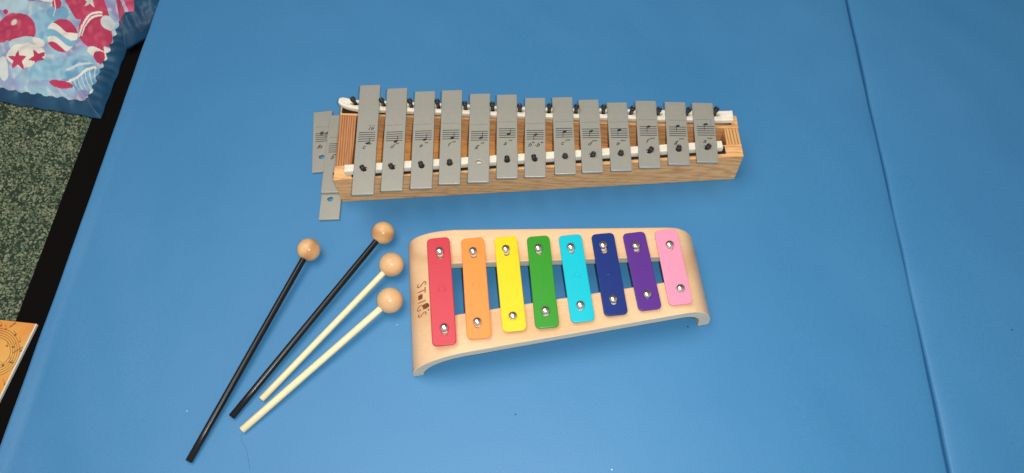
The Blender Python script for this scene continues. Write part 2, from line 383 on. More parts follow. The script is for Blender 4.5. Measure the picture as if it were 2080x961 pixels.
# bars: centre x, y, length, width, angle, staff dx, dy, hole dx, dy
bars = [(-0.1815,0.4488,0.1323,0.0211,4.49, 0.0001,0.0007, -0.0002,-0.0372), (-0.1538,0.4497,0.1236,0.0210,4.18, -0.0002,0.0012, -0.0001,-0.0350),
 (-0.1254,0.4497,0.1170,0.0210,3.84, 0.0001,0.0031, -0.0003,-0.0328), (-0.0984,0.4536,0.1134,0.0208,3.46, 0.0001,0.0009, -0.0004,-0.0330),
 (-0.0702,0.4532,0.1067,0.0206,2.86, 0.0001,0.0006, -0.0001,-0.0308), (-0.0430,0.4557,0.1007,0.0205,3.00, 0.0001,0.0021, 0.0,-0.0300),
 (-0.0153,0.4550,0.0951,0.0204,1.85, 0.0,0.0016, -0.0001,-0.0272), (0.0128,0.4579,0.0925,0.0204,2.95, 0.0003,0.0018, 0.0002,-0.0262),
 (0.0389,0.4580,0.0873,0.0202,2.70, 0.0004,0.0017, 0.0004,-0.0237), (0.0668,0.4580,0.0818,0.0202,2.30, 0.0001,0.0027, 0.0003,-0.0214),
 (0.0948,0.4615,0.0803,0.0206,1.10, 0.0006,0.0026, 0.0003,-0.0210), (0.1233,0.4633,0.0752,0.0206,0.10, 0.0006,0.0011, 0.0004,-0.0200), (0.1505,0.4648,0.0715,0.0206,0.30, 0.0008,0.0011, 0.0003,-0.0186)]
names = ["c'''", "d'''", "e'''", "f'''", "g'''", "a'''", "h'''-b'''", "c''''", "d''''", "e''''", "f''''", "g''''", "a''''"]
SP = 0.00262
def notation(label, step, z, x0, y0, first=False, last=False, accidental=None, hx=0.0, crop=None, lab_dx=-0.001, wdt=0.0083):
    vs, fs = [], []
    T = 0.00037
    def line(ax, ay, bx, by, t=T):
        d = Vector((bx - ax, by - ay)).normalized(); nx, ny = -d.y * t, d.x * t; b0 = len(vs)
        vs.extend([(x0 + ax + nx, y0 + ay + ny, z), (x0 + ax - nx, y0 + ay - ny, z), (x0 + bx - nx, y0 + by - ny, z), (x0 + bx + nx, y0 + by + ny, z)]); fs.append((b0, b0+1, b0+2, b0+3))
    for k in range(5): line(-wdt, (k - 2) * SP, wdt, (k - 2) * SP)
    yd = 0.0136
    xa, xb = (0.0002 if first else -wdt), (0.0050 if last else wdt + 0.0002)
    x = xa
    while x < xb: line(x, yd, min(x + 0.0011, xb), yd, 0.0002); x += 0.0021
    if last:
        for k in range(4): line(0.0056, yd - k * 0.0019, 0.0056, yd - k * 0.0019 - 0.0011, 0.0002)
    ny = -2 * SP + step * SP / 2
    b0 = len(vs); head = []
    for k in range(16):
        a = 2 * math.pi * k / 16; u, v = 0.0021 * math.cos(a), 0.00125 * math.sin(a); r_ = R(22)
        vs.append((x0 + hx + u*math.cos(r_) - v*math.sin(r_), y0 + ny + u*math.sin(r_) + v*math.cos(r_), z + 0.00002)); head.append(b0 + k)
    fs.append(tuple(head))
    if step < 4: line(hx + 0.0017, ny, hx + 0.0017, ny + 0.0066, 0.00026)
    else: line(hx - 0.0017, ny, hx - 0.0017, ny - 0.0066, 0.00026)
    if step in (-2, 10): line(hx - 0.0029, ny, hx + 0.0029, ny)
    bm = bmesh.new(); tmp = pydata('t', vs, fs); bm.from_mesh(tmp); bpy.data.meshes.remove(tmp)
    def put(body, size, px_, py_, rot=0, spacing=1.0, shear=0.45):
        t = text_mesh(body, size, shear=shear, spacing=spacing, weight=0.00007)
        t.transform(Matrix.Translation((x0 + px_, y0 + py_, z)) @ Matrix.Rotation(rot, 4, 'Z')); bm.from_mesh(t); bpy.data.meshes.remove(t)
    if label == "h'''-b'''":
        put('h', 0.0070, -0.0056, -0.0122); put("'''", 0.0060, -0.0034, -0.0112, spacing=0.9); put('-', 0.006, -0.0004, -0.0122); put('b', 0.0070, 0.0024, -0.0122); put("'''", 0.0060, 0.0050, -0.0112, spacing=0.9)
    else:
        i = label.index("'"); L_ = label[:i]; P_ = label[i:]
        dx = lab_dx - 0.0010
        put(L_, 0.0070, dx - 0.0004 - (0.0008 if len(L_) > 1 else 0.0), -0.0122, spacing=0.95); put(P_, 0.0064, dx + 0.0036 + 0.0014 * (len(L_) - 1), -0.0108, spacing=1.0)
    if first: put('16', 0.0060, 0.0030, 0.0100)
    me = bpy.data.meshes.new('printed_notation'); 
    if accidental:
        extra_v, extra_f = [], []
        def l2(ax, ay, bx, by, t=0.0003):
            d = Vector((bx - ax, by - ay)).normalized(); nx, n2 = -d.y * t, d.x * t; b1 = len(extra_v)
            extra_v.extend([(x0+ax+nx, y0+ay+n2, z), (x0+ax-nx, y0+ay-n2, z), (x0+bx-nx, y0+by-n2, z), (x0+bx+nx, y0+by+n2, z)]); extra_f.append((b1, b1+1, b1+2, b1+3))
        ax0 = hx - 0.0060 if accidental == '#' else hx - 0.0045
        if accidental == '#':
            l2(ax0 - 0.0007, ny - 0.0030, ax0 - 0.0007, ny + 0.0026); l2(ax0 + 0.0009, ny - 0.0026, ax0 + 0.0009, ny + 0.0030)
            l2(ax0 - 0.0020, ny - 0.0014, ax0 + 0.0022, ny - 0.0004, 0.0004); l2(ax0 - 0.0020, ny + 0.0008, ax0 + 0.0022, ny + 0.0018, 0.0004)
        else:
            l2(ax0, ny - 0.0015, ax0, ny + 0.0045); l2(ax0, ny - 0.0015, ax0 + 0.0018, ny + 0.0003); l2(ax0 + 0.0018, ny + 0.0003, ax0 + 0.0010, ny + 0.0014); l2(ax0 + 0.0010, ny + 0.0014, ax0, ny + 0.0008)
        t = pydata('t', extra_v, extra_f); bm.from_mesh(t); bpy.data.meshes.remove(t)
    bm.to_mesh(me); bm.free()
    return me
def grey_bar(L_, W_, hole, z0, z1, hole_back=True):
    holes = [circ(hole[0], hole[1], 0.0028, 0.0028, 18)]
    me = flat_shape('tone_bar', rrect(W_, L_, 0.0011, 3), holes, z0, z1, 0.0006, 3)
    auto_smooth(me, 50)
    return me
for i, (x, y, L_, W_, a, sx_, sy_, hx_, hy_) in enumerate(bars):
    gx, gy = G(x, y)
    b = link('tone_bar', grey_bar(L_, W_, (hx_, hy_), 0.0, 0.0030), M_bar, glock)
    b.location = (gx, gy, 0.0501); b.rotation_euler = (0, 0, R(a) - GT)
    link('printed_notation', notation(names[i], i - 2, 0.00305, sx_, sy_, first=(i == 0), last=(i == 12), hx=0.0015 if i < 6 else 0.0005), M_print, b)
    if i != 4:
        p = link('pin', pin_front, None, glock)
        if not pin_front.materials: pin_front.materials.append(M_pin)
        ca, sa = math.cos(R(a)), math.sin(R(a))
        wx, wy = x + hx_*ca - hy_*sa, y + hx_*sa + hy_*ca
        gx, gy = G(wx, wy); p.location = (gx, gy, 0.0462)
        p.rotation_euler = (R(random.uniform(-6, 6)), R([-9, -9, -4, 2, 0, 0, -7, 0, 6, 0, 10, 0, 8][i]), 0)

# ------------------------------------------------------------------ spare bars lying by the box
def spare(x, y, z, a, L_, W_, hole, label, tilt=(0, 0)):
    o = link('glockenspiel_bar', grey_bar(L_, W_, hole, 0.0, 0.0030), M_bar)
    o.location = (x, y, z); o.rotation_euler = (R(tilt[0]), R(tilt[1]), R(a))
    tag(o, label, 'tone bar', 'loose grey bars beside the glockenspiel')
    return o
# first: far left
a = spare(-0.2429, 0.4788, 0.0002, 8.4, 0.0790, 0.0205, (-0.0004, -0.0205), 'loose grey bar printed with a sharp sign, farthest left beside the wooden box')
link('printed_notation', notation("fis'''", 8, 0.00305, 0.0012, 0.0045, accidental='#', hx=0.0042, lab_dx=-0.002), M_print, a)
ax_, ay_ = -0.2257, 0.4617
b = spare(-0.2257, 0.4617, 0.0036, 3.7, 0.0985, 0.0205, (0.0030, -0.0265), 'loose grey bar printed with a flat sign, lying on the other two against the box', (0.0, 0.0))
link('printed_notation', notation("b'''-b", 5, 0.00305, 0.0012, 0.0060, accidental='b', hx=0.0060, lab_dx=-0.0025), M_print, b)
c = spare(-0.2222, 0.4095, 0.0002, 3.8, 0.0535, 0.0209, (-0.0008, -0.0025), 'loose grey bar mostly hidden, its bare lower end with a hole nearest the mallets')

# ------------------------------------------------------------------ small coloured metallophone
MO, MT = (0.015, 0.30), R(8)
def Lc(x, y):
    dx, dy = x - MO[0], y - MO[1]; c, s = math.cos(MT), math.sin(MT)
    return (c*dx + s*dy, -s*dx + c*dy)
metal = empty('metallophone', (MO[0], MO[1], 0), MT)
tag(metal, 'small bent beech frame metallophone with eight rainbow coloured bars', 'metallophone')
HT = 0.0390
XL, XR = -0.1425, 0.1332
# profile stations: outer (x,z), inner (x,z)
def qcurve(pts, n_):
    """Catmull-Rom through pts"""
    out = []
    P_ = [pts[0]] + pts + [pts[-1]]
    for i in range(1, len(P_) - 2):
        for k in range(n_):
            t = k / n_; a_, b_, c_, d_ = P_[i-1], P_[i], P_[i+1], P_[i+2]
            out.append(tuple(0.5 * ((2*b_[j]) + (-a_[j] + c_[j]) * t + (2*a_[j] - 5*b_[j] + 4*c_[j] - d_[j]) * t*t + (-a_[j] + 3*b_[j] - 3*c_[j] + d_[j]) * t**3) for j in (0, 1)))
    out.append(pts[-1]); return out
lo = [(0.0004, 0.0), (0.0008, 0.0080), (0.0042, 0.0172), (0.0105, 0.0252), (0.0215, 0.0322), (0.0345, 0.0368), (0.0480, 0.0390)]
li = [(0.0100, 0.0), (0.0108, 0.0052), (0.0138, 0.0118), (0.0185, 0.0175), (0.0268, 0.0232), (0.0375, 0.0269), (0.0490, 0.0283)]
ro = [(0.0300, 0.0390), (0.0205, 0.0376), (0.0120, 0.0325), (0.0060, 0.0245), (0.0022, 0.0155), (0.0006, 0.0080), (0.0008, 0.0)]
ri = [(0.0320, 0.0283), (0.0262, 0.0276), (0.0200, 0.0248), (0.0155, 0.0200), (0.0130, 0.0145), (0.0118, 0.0080), (0.0114, 0.0)]
O = [(XL + x, z) for x, z in qcurve(lo, 3)]; I = [(XL + x, z) for x, z in qcurve(li, 3)]
sl0 = len(O)
for k in range(1, 12):
    u = k / 12; xa, xb = XL + 0.048, XR - 0.030
    O.append((xa + (xb - xa) * u, HT)); I.append((xa + 0.001 + (xb - xa - 0.003) * u, 0.0283))
sl1 = len(O)
O += [(XR - x, z) for x, z in qcurve(ro, 3)]; I += [(XR - x, z) for x, z in qcurve(ri, 3)]
def yf(x): return -0.0575 + (x - XL) / (XR - XL) * 0.0230
def yb(x): return 0.0738 - (x - XL) / (XR - XL) * 0.0262
def s_f(x): return -0.0172 + (x + 0.098) / 0.1836 * 0.0116
def s_b(x): return 0.0339 - (x + 0.098) / 0.1836 * 0.0130
def frame():
    vs, fs, mats = [], [], []
    ends = [-0.1045, 0.0985]
    # insert stations at the slot ends on the flat part
    OO, II = [], []
    for (o1, i1) in zip(O, I): OO.append(o1); II.append(i1)
    def insert(xe):
        for k in range(len(OO) - 1):
            if OO[k][0] < xe < OO[k+1][0]:
                u = (xe - OO[k][0]) / (OO[k+1][0] - OO[k][0])
                OO.insert(k+1, (xe, OO[k][1]*(1-u) + OO[k+1][1]*u)); II.insert(k+1, (xe, II[k][1]*(1-u) + II[k+1][1]*u)); return k+1
    ka = insert(ends[0]); kb = insert(ends[1])
    n_ = len(OO)
    for side in (OO, II):
        for (x, z) in side:
            for y in (yf(x), min(max(s_f(x), yf(x) + .02), 0), max(s_b(x), 0.008), yb(x)): vs.append((x, y, z))
    def vi(s, k, j): return s*n_*4 + k*4 + j
    for k in range(n_ - 1):
        for j in range(3):
            if j == 1 and ka <= k < kb: continue
            fs.append((vi(0,k,j), vi(0,k+1,j), vi(0,k+1,j+1), vi(0,k,j+1))); mats.append(0)
            fs.append((vi(1,k,j), vi(1,k,j+1), vi(1,k+1,j+1), vi(1,k+1,j))); mats.append(0)
        fs.append((vi(0,k,0), vi(1,k,0), vi(1,k+1,0), vi(0,k+1,0))); mats.append(1)
        fs.append((vi(0,k,3), vi(0,k+1,3), vi(1,k+1,3), vi(1,k,3))); mats.append(1)
        if ka <= k < kb:
            fs.append((vi(0,k,1), vi(0,k+1,1), vi(1,k+1,1), vi(1,k,1))); mats.append(1)
            fs.append((vi(0,k,2), vi(1,k,2), vi(1,k+1,2), vi(0,k+1,2))); mats.append(1)
    for k in (0, n_ - 1):
        for j in range(3):
            q = (vi(0,k,j), vi(0,k,j+1), vi(1,k,j+1), vi(1,k,j)); fs.append(q if k == 0 else q[::-1]); mats.append(1)
    q = (vi(0,ka,1), vi(1,ka,1), vi(1,ka,2), vi(0,ka,2)); fs.append(q); mats.append(1)
    q = (vi(0,kb,1), vi(0,kb,2), vi(1,kb,2), vi(1,kb,1)); fs.append(q); mats.append(1)
    me = pydata('frame', vs, fs)
    me.materials.append(W_beech); me.materials.append(W_ply)
    for p, m_ in zip(me.polygons, mats): p.material_index = m_
    bm = bmesh.new(); bm.from_mesh(me); bmesh.ops.recalc_face_normals(bm, faces=bm.faces); bm.to_mesh(me); bm.free()
    auto_smooth(me, 35)
    return me
fr = bpy.data.objects.new('frame', frame()); C.objects.link(fr); fr.parent = metal
bv = bevel(fr, 0.0009, 2, 50)

def enamel(name, col):
    return simple(name, col, 0.28, spec=0.35, coat=0.0, bump=(260, 0.12, 0.0003))
mbars = [(-0.0940,0.2906,0.1064,0.0211,8.35, 0.0006,0.0387, 0.0006,-0.0372), (-0.0633,0.2949,0.0995,0.0213,7.59, -0.0002,0.0354, -0.0007,-0.0345),
 (-0.0329,0.3000,0.0940,0.0211,7.95, -0.0006,0.0336, -0.0004,-0.0331), (-0.0037,0.3028,0.0913,0.0210,7.02, -0.0008,0.0328, -0.0002,-0.0297),
 (0.0265,0.3074,0.0869,0.0213,8.47, -0.0009,0.0302, -0.0005,-0.0281), (0.0560,0.3121,0.0821,0.0211,8.15, -0.0012,0.0283, -0.0005,-0.0260),
 (0.0853,0.3162,0.0782,0.0209,9.4, -0.0008,0.0247, -0.0002,-0.0244), (0.1135,0.3212,0.0755,0.0211,7.86, 0.0007,0.0214, 0.0020,-0.0228)]
cols = [('red', (0.57, 0.038, 0.062)), ('orange', (0.92, 0.27, 0.05)), ('yellow', (0.88, 0.60, 0.006)), ('green', (0.028, 0.285, 0.018)),
        ('turquoise', (0.003, 0.50, 0.62)), ('navy_blue', (0.010, 0.030, 0.185)), ('purple', (0.10, 0.030, 0.25)), ('pink', (0.88, 0.29, 0.44))]
screw_me = lathe('screw', [(0.0014, -0.0075), (0.0014, 0.0), (0.0039, 0.0), (0.00405, 0.0004), (0.0038, 0.0013), (0.0032, 0.0021), (0.0023, 0.0027), (0.0012, 0.00305), (0.0003, 0.0031)], 28)
screw_me.materials.append(M_chrome)
washer_me = lathe('washer', [(0.0034, 0.0), (0.0034, 0.0030), (0.0016, 0.0030), (0.0016, 0.0)], 18); washer_me.materials.append(simple('white_bushing', (0.75, 0.70, 0.62), 0.6))
for i, ((x, y, L_, W_, a_, ux, uy, lx, ly), (cn, col), letter) in enumerate(zip(mbars, cols, 'CDEFGABC')):
    lift = [0.0058, 0.0050, 0.0046, 0.0048, 0.0040, 0.0058, 0.0042, 0.0030][i]
    h2 = rrect(0.0050, 0.0050 + lift, 0.0024, 5, ux + 0.0004, uy - lift * 0.42)
    l2 = [0.0044, 0.0034, 0.0012, 0.0034, 0.0030, 0.0026, 0.0012, 0.0012][i]
    h1 = rrect(0.0050, 0.0050 + l2, 0.0024, 5, lx + 0.0001, ly - l2 * 0.42)
    me = flat_shape('tone_bar', rrect(W_, L_, 0.0042, 6), [h2, h1], 0.0, 0.0022, 0.0007, 3); auto_smooth(me, 60)
    m_ = enamel(cn + '_enamel', col)
    b = link('tone_bar', me, m_, metal); b['label'] = cn.replace('_', ' ') + ' painted bar stamped ' + letter
    mx_, my_ = Lc(x, y); b.location = (mx_, my_, HT + 0.0034); b.rotation_euler = (0, 0, R(a_) - MT)
    t = text_mesh(letter, 0.0095, extrude=0.00010, bev=0.00028); t.transform(Matrix.Translation((0, 0.001, 0.00218)) @ Matrix.Rotation(R(-90), 4, 'Z')); auto_smooth(t, 50)
    link('raised_letter', t, m_, b)
    for (px_, py_) in ((ux, uy), (lx, ly)):
        s_ = link('screw', screw_me, None, b); s_.location = (px_, py_, 0.0030); s_.rotation_euler = (R(random.uniform(-6, 6)), R(random.uniform(-6, 6)), 0)
        wsh = link('bushing', washer_me, None, b); wsh.location = (px_ + 0.0002, py_ - 0.0004, -0.0033)

# burnt in writing along the left end, following the bend
def surf(x):
    for k in range(len(O) - 1):
        if O[k][0] <= x <= O[k+1][0]:
            u = (x - O[k][0]) / max(1e-9, O[k+1][0] - O[k][0])
            return O[k][1] * (1-u) + O[k+1][1] * u
    return HT
def burn():
    bm = bmesh.new()
    def add(me, M4):
        me.transform(M4); bm.from_mesh(me); bpy.data.meshes.remove(me)
    rot = Matrix.Rotation(R(-90), 4, 'Z')
    a0 = Lc(-0.1143, 0.3058); a1 = Lc(-0.1100, 0.2698)
    d = Vector((a1[0] - a0[0], a1[1] - a0[1])); Lg = d.length; ang = math.atan2(d.y, d.x)
    fr_ = Matrix.Translation((a0[0] - 0.0016, a0[1], 0)) @ Matrix.Rotation(ang, 4, 'Z')
    def put(ch, at, size, sxx=1.0, up=0.0):
        t = text_mesh(ch, size, shear=-0.12 if ch == 'S' else 0.0, weight=0.00005)
        t.transform(Matrix.Diagonal((sxx, 1, 1, 1))); add(t, fr_ @ Matrix.Translation((at * Lg, up, 0)))
    put('S', 0.10, 0.0138, 0.80); put('T', 0.27, 0.0115, 0.90)
    me = flat_shape('d', rrect(0.0050, 0.0044, 0.0010, 3), [], 0, 0.00001); add(me, fr_ @ Matrix.Translation((0.42 * Lg, -0.0010, 0)))
    put('I', 0.565, 0.0112, 1.0); put('G', 0.72, 0.0108, 0.80, -0.0012); put('S', 0.92, 0.0126, 0.76)
    # guitar body standing on the G
    me = flat_shape('d', [(0.0025*math.cos(t_)*(1+0.18*math.cos(2*t_+0.6)), 0.0035*math.sin(t_)) for t_ in [2*math.pi*k/20 for k in range(20)]], [], 0, 0.00001)
    add(me, fr_ @ Matrix.Translation((0.715 * Lg, 0.0042, 0)) @ Matrix.Rotation(R(-20), 4, 'Z'))
    me = flat_shape('d', circ(0, 0, 0.0008, 0.0008, 10), [], 0, 0.00001); add(me, fr_ @ Matrix.Translation((0.84 * Lg, 0.0068, 0)))
    bmesh.ops.triangulate(bm, faces=bm.faces)
    for _ in range(2): bmesh.ops.subdivide_edges(bm, edges=[e for e in bm.edges if e.calc_length() > 0.0012], cuts=1, use_grid_fill=False)
    bmesh.ops.triangulate(bm, faces=bm.faces)
    for v in bm.verts: v.co.z = surf(v.co.x) + 0.00018
    me = bpy.data.meshes.new('burnt_writing'); bm.to_mesh(me); bm.free(); return me
link('burnt_writing', burn(), M_burn, metal)

# ------------------------------------------------------------------ mallets
def mallet(cx, cy, r, ex, ey, sr, stick_m, ball_m, label, group):
    L_ = math.hypot(cx - ex, cy - ey); a = math.atan2(cy - ey, cx - ex)
    root = empty('mallet', (ex, ey, 0), a)
    tag(root, label, 'mallet', group)
    # ball
    bm = bmesh.new(); bmesh.ops.create_uvsphere(bm, u_segments=40, v_segments=24, radius=r); me = bpy.data.meshes.new('ball'); bm.to_mesh(me); bm.free()
    for p in me.polygons: p.use_smooth = True
    b = link('ball', me, ball_m, root); b.location = (L_, 0, r); b.rotation_euler = (random.uniform(0, 3), 0.5, random.uniform(0, 3))
    z0, z1 = sr + 0.0001, r
    slope = math.atan2(z1 - z0, L_)
    me = lathe('stick', [(sr * 0.86, 0), (sr, 0.0004), (sr * 1.0, 0.03), (sr * 0.99, L_ * 0.6), (sr * 0.97, L_ - r * 0.55)], 24)
    me.transform(Matrix.Rotation(R(90), 4, 'Y')); auto_smooth(me, 50)
    s_ = link('stick', me, stick_m, root); s_.location = (0, 0, z0); s_.rotation_euler = (0, -slope, 0)
    return root
gb, gw = 'black handled mallets', 'pale handled mallets'
mallet(-0.2319, 0.3438, 0.0112, -0.3034, 0.1394, 0.0031, M_stickb, W_ball, 'black handled mallet with wooden ball head, the longest and leftmost', gb)
mallet(-0.1616, 0.3647, 0.0112, -0.2747, 0.1794, 0.0031, M_stickb, W_ball, 'black handled mallet lying directly above the two pale mallets', gb)
mallet(-0.1491, 0.3300, 0.0118, -0.2513, 0.1963, 0.0029, W_stick, W_ball2, 'pale wooden mallet next to the black stick, upper of the two', gw)
mallet(-0.1459, 0.2925, 0.0122, -0.2630, 0.1681, 0.0032, W_stick, W_ball2, 'pale wooden mallet lowest of the four, its ball nearest the coloured bars', gw)

# ------------------------------------------------------------------ book on the floor strip
def lerp3(a, b_, t): return tuple(a[i] * (1-t) + b_[i] * t for i in range(3))
def book():
    root = empty('music_book', (-0.56, 0.24, -0.0497))
    tag(root, 'orange paperback book with music notes on its cover, at the left edge', 'book')
    ox, oy = -0.56, 0.24
    q = [(-0.68, 0.2920), (-0.5153, 0.2796), (-0.5347, 0.1250), (-0.69, 0.135)]   # far-left, far-right, near-right, near-left
    zt = 0.0032
    bevel(link('pages', prism('pages', [(x - ox, y - oy) for x, y in q][::-1], 0.0, zt - 0.0004), M_pages, root), 0.0003)
    nu, nv = 330, 420; vs, fs, cl = [], [], []
    for j in range(nv + 1):
        v = j / nv
        for i in range(nu + 1):
            u = i / nu
            x = (q[0][0]*(1-u) + q[1][0]*u)*(1-v) + (q[3][0]*(1-u) + q[2][0]*u)*v
            y = (q[0][1]*(1-u) + q[1][1]*u)*(1-v) + (q[3][1]*(1-u) + q[2][1]*u)*v
            vs.append((x - ox, y - oy, zt))
            # cover drawing, in millimetre-like print units
            U = 1943.2*x + 719.0*y + 875.5; V = 50.0*x - 1947.6*y + 1227.7
            c = lerp3((0.80, 0.35, 0.07), (0.84, 0.46, 0.12), 0.5 + 0.5*math.sin(V*0.045 + noise.noise((U*.02, V*.02, 0))*2))
            c = lerp3(c, (0.78, 0.24, 0.06), max(0, min(1, (noise.noise((U*.03, V*.05, 3)) + (690 - V)*.012))) * 0.7)
            d = math.hypot(U + 6 + 0.10 * (V - 716), (V - 716) * 0.93); ink = 0
            for r_ in (27, 31.5, 36, 40.5, 45):
                ink = max(ink, 0.8 * min(1, 1.5 - abs(d - r_) / 0.7)) if abs(d - r_) < 1.0 else ink
            for (nx, ny, rr, ang) in ((31, 681, 3.4, 0.6), (12, 669, 2.2, 0.3), (26, 706, 3.0, -.3), (14, 704, 2.6, 0.1), (42, 714, 2.6, .5), (6, 744, 3.2, .8), (20, 737, 2.6, .2), (9, 781, 2.2, .5), (40, 695, 2.0, .2), (-12, 700, 3, .4), (-20, 742, 3, .4), (-8, 668, 2.6, .4), (24, 738, 2.4, 0), (-30, 778, 3, .3), (2, 662, 2.6, .3)):
                du, dv = U - nx, V - ny; a2, b2 = du*math.cos(ang) - dv*math.sin(ang), du*math.sin(ang) + dv*math.cos(ang)
                if (a2/rr)**2 + (b2/(rr*.6))**2 < 1: ink = 1
                if abs(a2 - rr*.8) < 0.55 and -10 < b2 < 0: ink = max(ink, .8)
            if abs((V - 660) + (U - 26)*0.75) < 1.3 and 19 < U < 33: ink = 1
            if abs((V - 712) + (U - 36)*0.6) < 1.1 and 26 < U < 46: ink = max(ink, .9)
            c = lerp3(c, (0.10, 0.035, 0.01), ink * 0.85)
            if u > 0.9915: c = (0.86, 0.83, 0.76)
            cl += [*c, 1]
    n_ = nu + 1
    for j in range(nv):
        for i in range(nu): fs.append((j*n_ + i, (j+1)*n_ + i, (j+1)*n_ + i + 1, j*n_ + i + 1))
    me = pydata('cover', vs, fs); at = me.color_attributes.new('print', 'FLOAT_COLOR', 'POINT'); at.data.foreach_set('color', cl)
    link('cover', me, attr_mat('glossy_cover', 0.3, (50.0, 0.05, 0.0005), 0.5), root)
book()

# ------------------------------------------------------------------ quilt on the floor
RED = (0.50, 0.055, 0.125); WHT = (0.80, 0.78, 0.72); LBL = (0.22, 0.45, 0.63); LAV = (0.27, 0.29, 0.50); SKY = (0.34, 0.56, 0.70); DBL = (0.07, 0.22, 0.40)
def star(U, V, cx, cy, r, rot=0.0):
    du, dv = U - cx, V - cy; d = math.hypot(du, dv)
    if d > r: return False
    a = (math.atan2(dv, du) + rot) % (2*math.pi/5); a = abs(a - math.pi/5)
    k = math.cos(math.pi/5) ; inner = 0.42 * r
    # edge from outer tip (a=pi/5 side) to inner notch
    t = a / (math.pi/5); return d < inner / (inner/r * t + (1 - t))
def ell(U, V, cx, cy, rx, ry, rot=0):
    du, dv = U - cx, V - cy; c, s = math.cos(rot), math.sin(rot)
    return ((du*c + dv*s)/rx)**2 + ((-du*s + dv*c)/ry)**2
def quilt_print(U, V):
    n1 = noise.noise((U*.03, V*.03, 2)); n2 = noise.noise((U*.09, V*.09, 7))
    c = lerp3(LAV, SKY, max(0, min(1, 0.45 + n1*1.4))); c = lerp3(c, WHT, max(0, min(.5, n2*0.8)))
    if ell(U, V, 20, 0, 40, 24) < 1: c = lerp3(SKY, WHT, .2)
    if ell(U, V, 85, 58, 29, 34) < 1: c = lerp3(LBL, SKY, .5 + n2)
    if ell(U, V, 118, 28, 22, 18) < 1: c = lerp3(LBL, DBL, .15)
    if ell(U, V, 95, -6, 22, 10) < 1: c = WHT
    if ell(U, V, 66, -2, 14, 6) < 1 or ell(U, V, 115, 6, 9, 11) < 1: c = RED
    if abs(U - 110 - 2*math.sin(V*.1)) < .9 and -5 < V < 36: c = WHT
    e = ell(U, V, 32, 58, 40, 32, .2)
    if e < 1 or ell(U, V, -6, 74, 26, 20) < 1: c = lerp3(RED, (.62, .14, .22), max(0, n2))
    if ell(U, V, 8, 23, 5, 5) < 1: c = RED
    hl = ell(U, V, 27, 47, 9, 8)
    if hl < 1: c = lerp3(c, WHT, 1 - hl*hl)
    # white balloon with stars
    if ell(U, V, 55, 92, 36, 16, -.1) < 1: c = lerp3(SKY, WHT, .35)
    if ell(U, V, 54, 116, 40, 24, .05) < 1: c = WHT
    if ell(U, V, 78, 88, 16, 8, .7) < 1: c = WHT
    if star(U, V, 38, 126, 20, .3) or star(U, V, 80, 124, 20, .8): c = RED
    if ell(U, V, 93, 133, 8, 4, -.4) < 1: c = RED
    # wavy striped balloon
    if ell(U, V, 126, 75, 31, 33, .3) < 1:
        q = (V - 45) - 0.35*(U - 100) + 5*math.sin((U - 96)*0.11)
        c = RED if q < 6 else WHT if q < 20 else LBL if q < 33 else WHT if q < 46 else RED
    # big red balloon with double white arc
    if V < 40 and U > 132 and U < 215 + V*.2 and U - 132 > V*.55: c = lerp3(RED, (.62, .14, .22), max(0, n2))
    if ell(U, V, 190, 62, 32, 38) < 1: c = lerp3(RED, (.62, .14, .22), max(0, n2))
    d = math.hypot((U - 206), (V - 72) * .95)
    if (38 < d < 41.5 or 43.5 < d < 47) and U < 208 and V < 78: c = WHT
    if star(U, V, 186, 2, 17, .2): c = lerp3(WHT, (.35, .4, .38), .35)
    if ell(U, V, 216, 44, 12, 15) < 1: c = lerp3(SKY, WHT, .6)
    if ell(U, V, 190, 104, 15, 9) < 1: c = WHT
    if ell(U, V, 197, 112, 11, 13, .3) < 1: c = RED
    if U > 204 - max(0, V - 110)*.45 and V > 90: c = lerp3(WHT, SKY, .3 + n2)
    # ribbed blue balloon at the corner
    if ell(U, V, 120, 140, 70, 20, -.25) < 1: c = lerp3(LBL, SKY, .6 + n2)
    if ell(U, V, 162, 152, 34, 27, -.3) < 1:
        c = lerp3(DBL, LBL, .6)
        c = lerp3(c, SKY, max(0, min(.7, .3 + n2 * 1.5)))
        a = (U - 0.012 * (V - 150) ** 2) % 8
        if a < 1.5 and V > 148 - (U - 160) * .55: c = lerp3(WHT, SKY, .35)
        if abs(V - 150 + (U - 160)*.62) < 2.4: c = WHT
        if abs(V - 134 + (U - 160)*.30) < 2.0: c = lerp3(WHT, LBL, .3)
    if ell(U, V, 122, 170, 22, 7, .1) < 1: c = RED
    if ell(U, V, 8, 140, 10, 22, 0) < 1: c = lerp3(WHT, SKY, .3)
    return c
def sheet(q, nu, nv, zf):
    """bilinear quad q = far-left, far-right, near-right, near-left; zf(u, v, x, y) gives height"""
    g = []
    for j in range(nv + 1):
        v = j / nv
        for i in range(nu + 1):
            u = i / nu
            x = (q[0][0]*(1-u) + q[1][0]*u)*(1-v) + (q[3][0]*(1-u) + q[2][0]*u)*v
            y = (q[0][1]*(1-u) + q[1][1]*u)*(1-v) + (q[3][1]*(1-u) + q[2][1]*u)*v
            g.append((u, v, x, y, zf(u, v, x, y)))
    return g
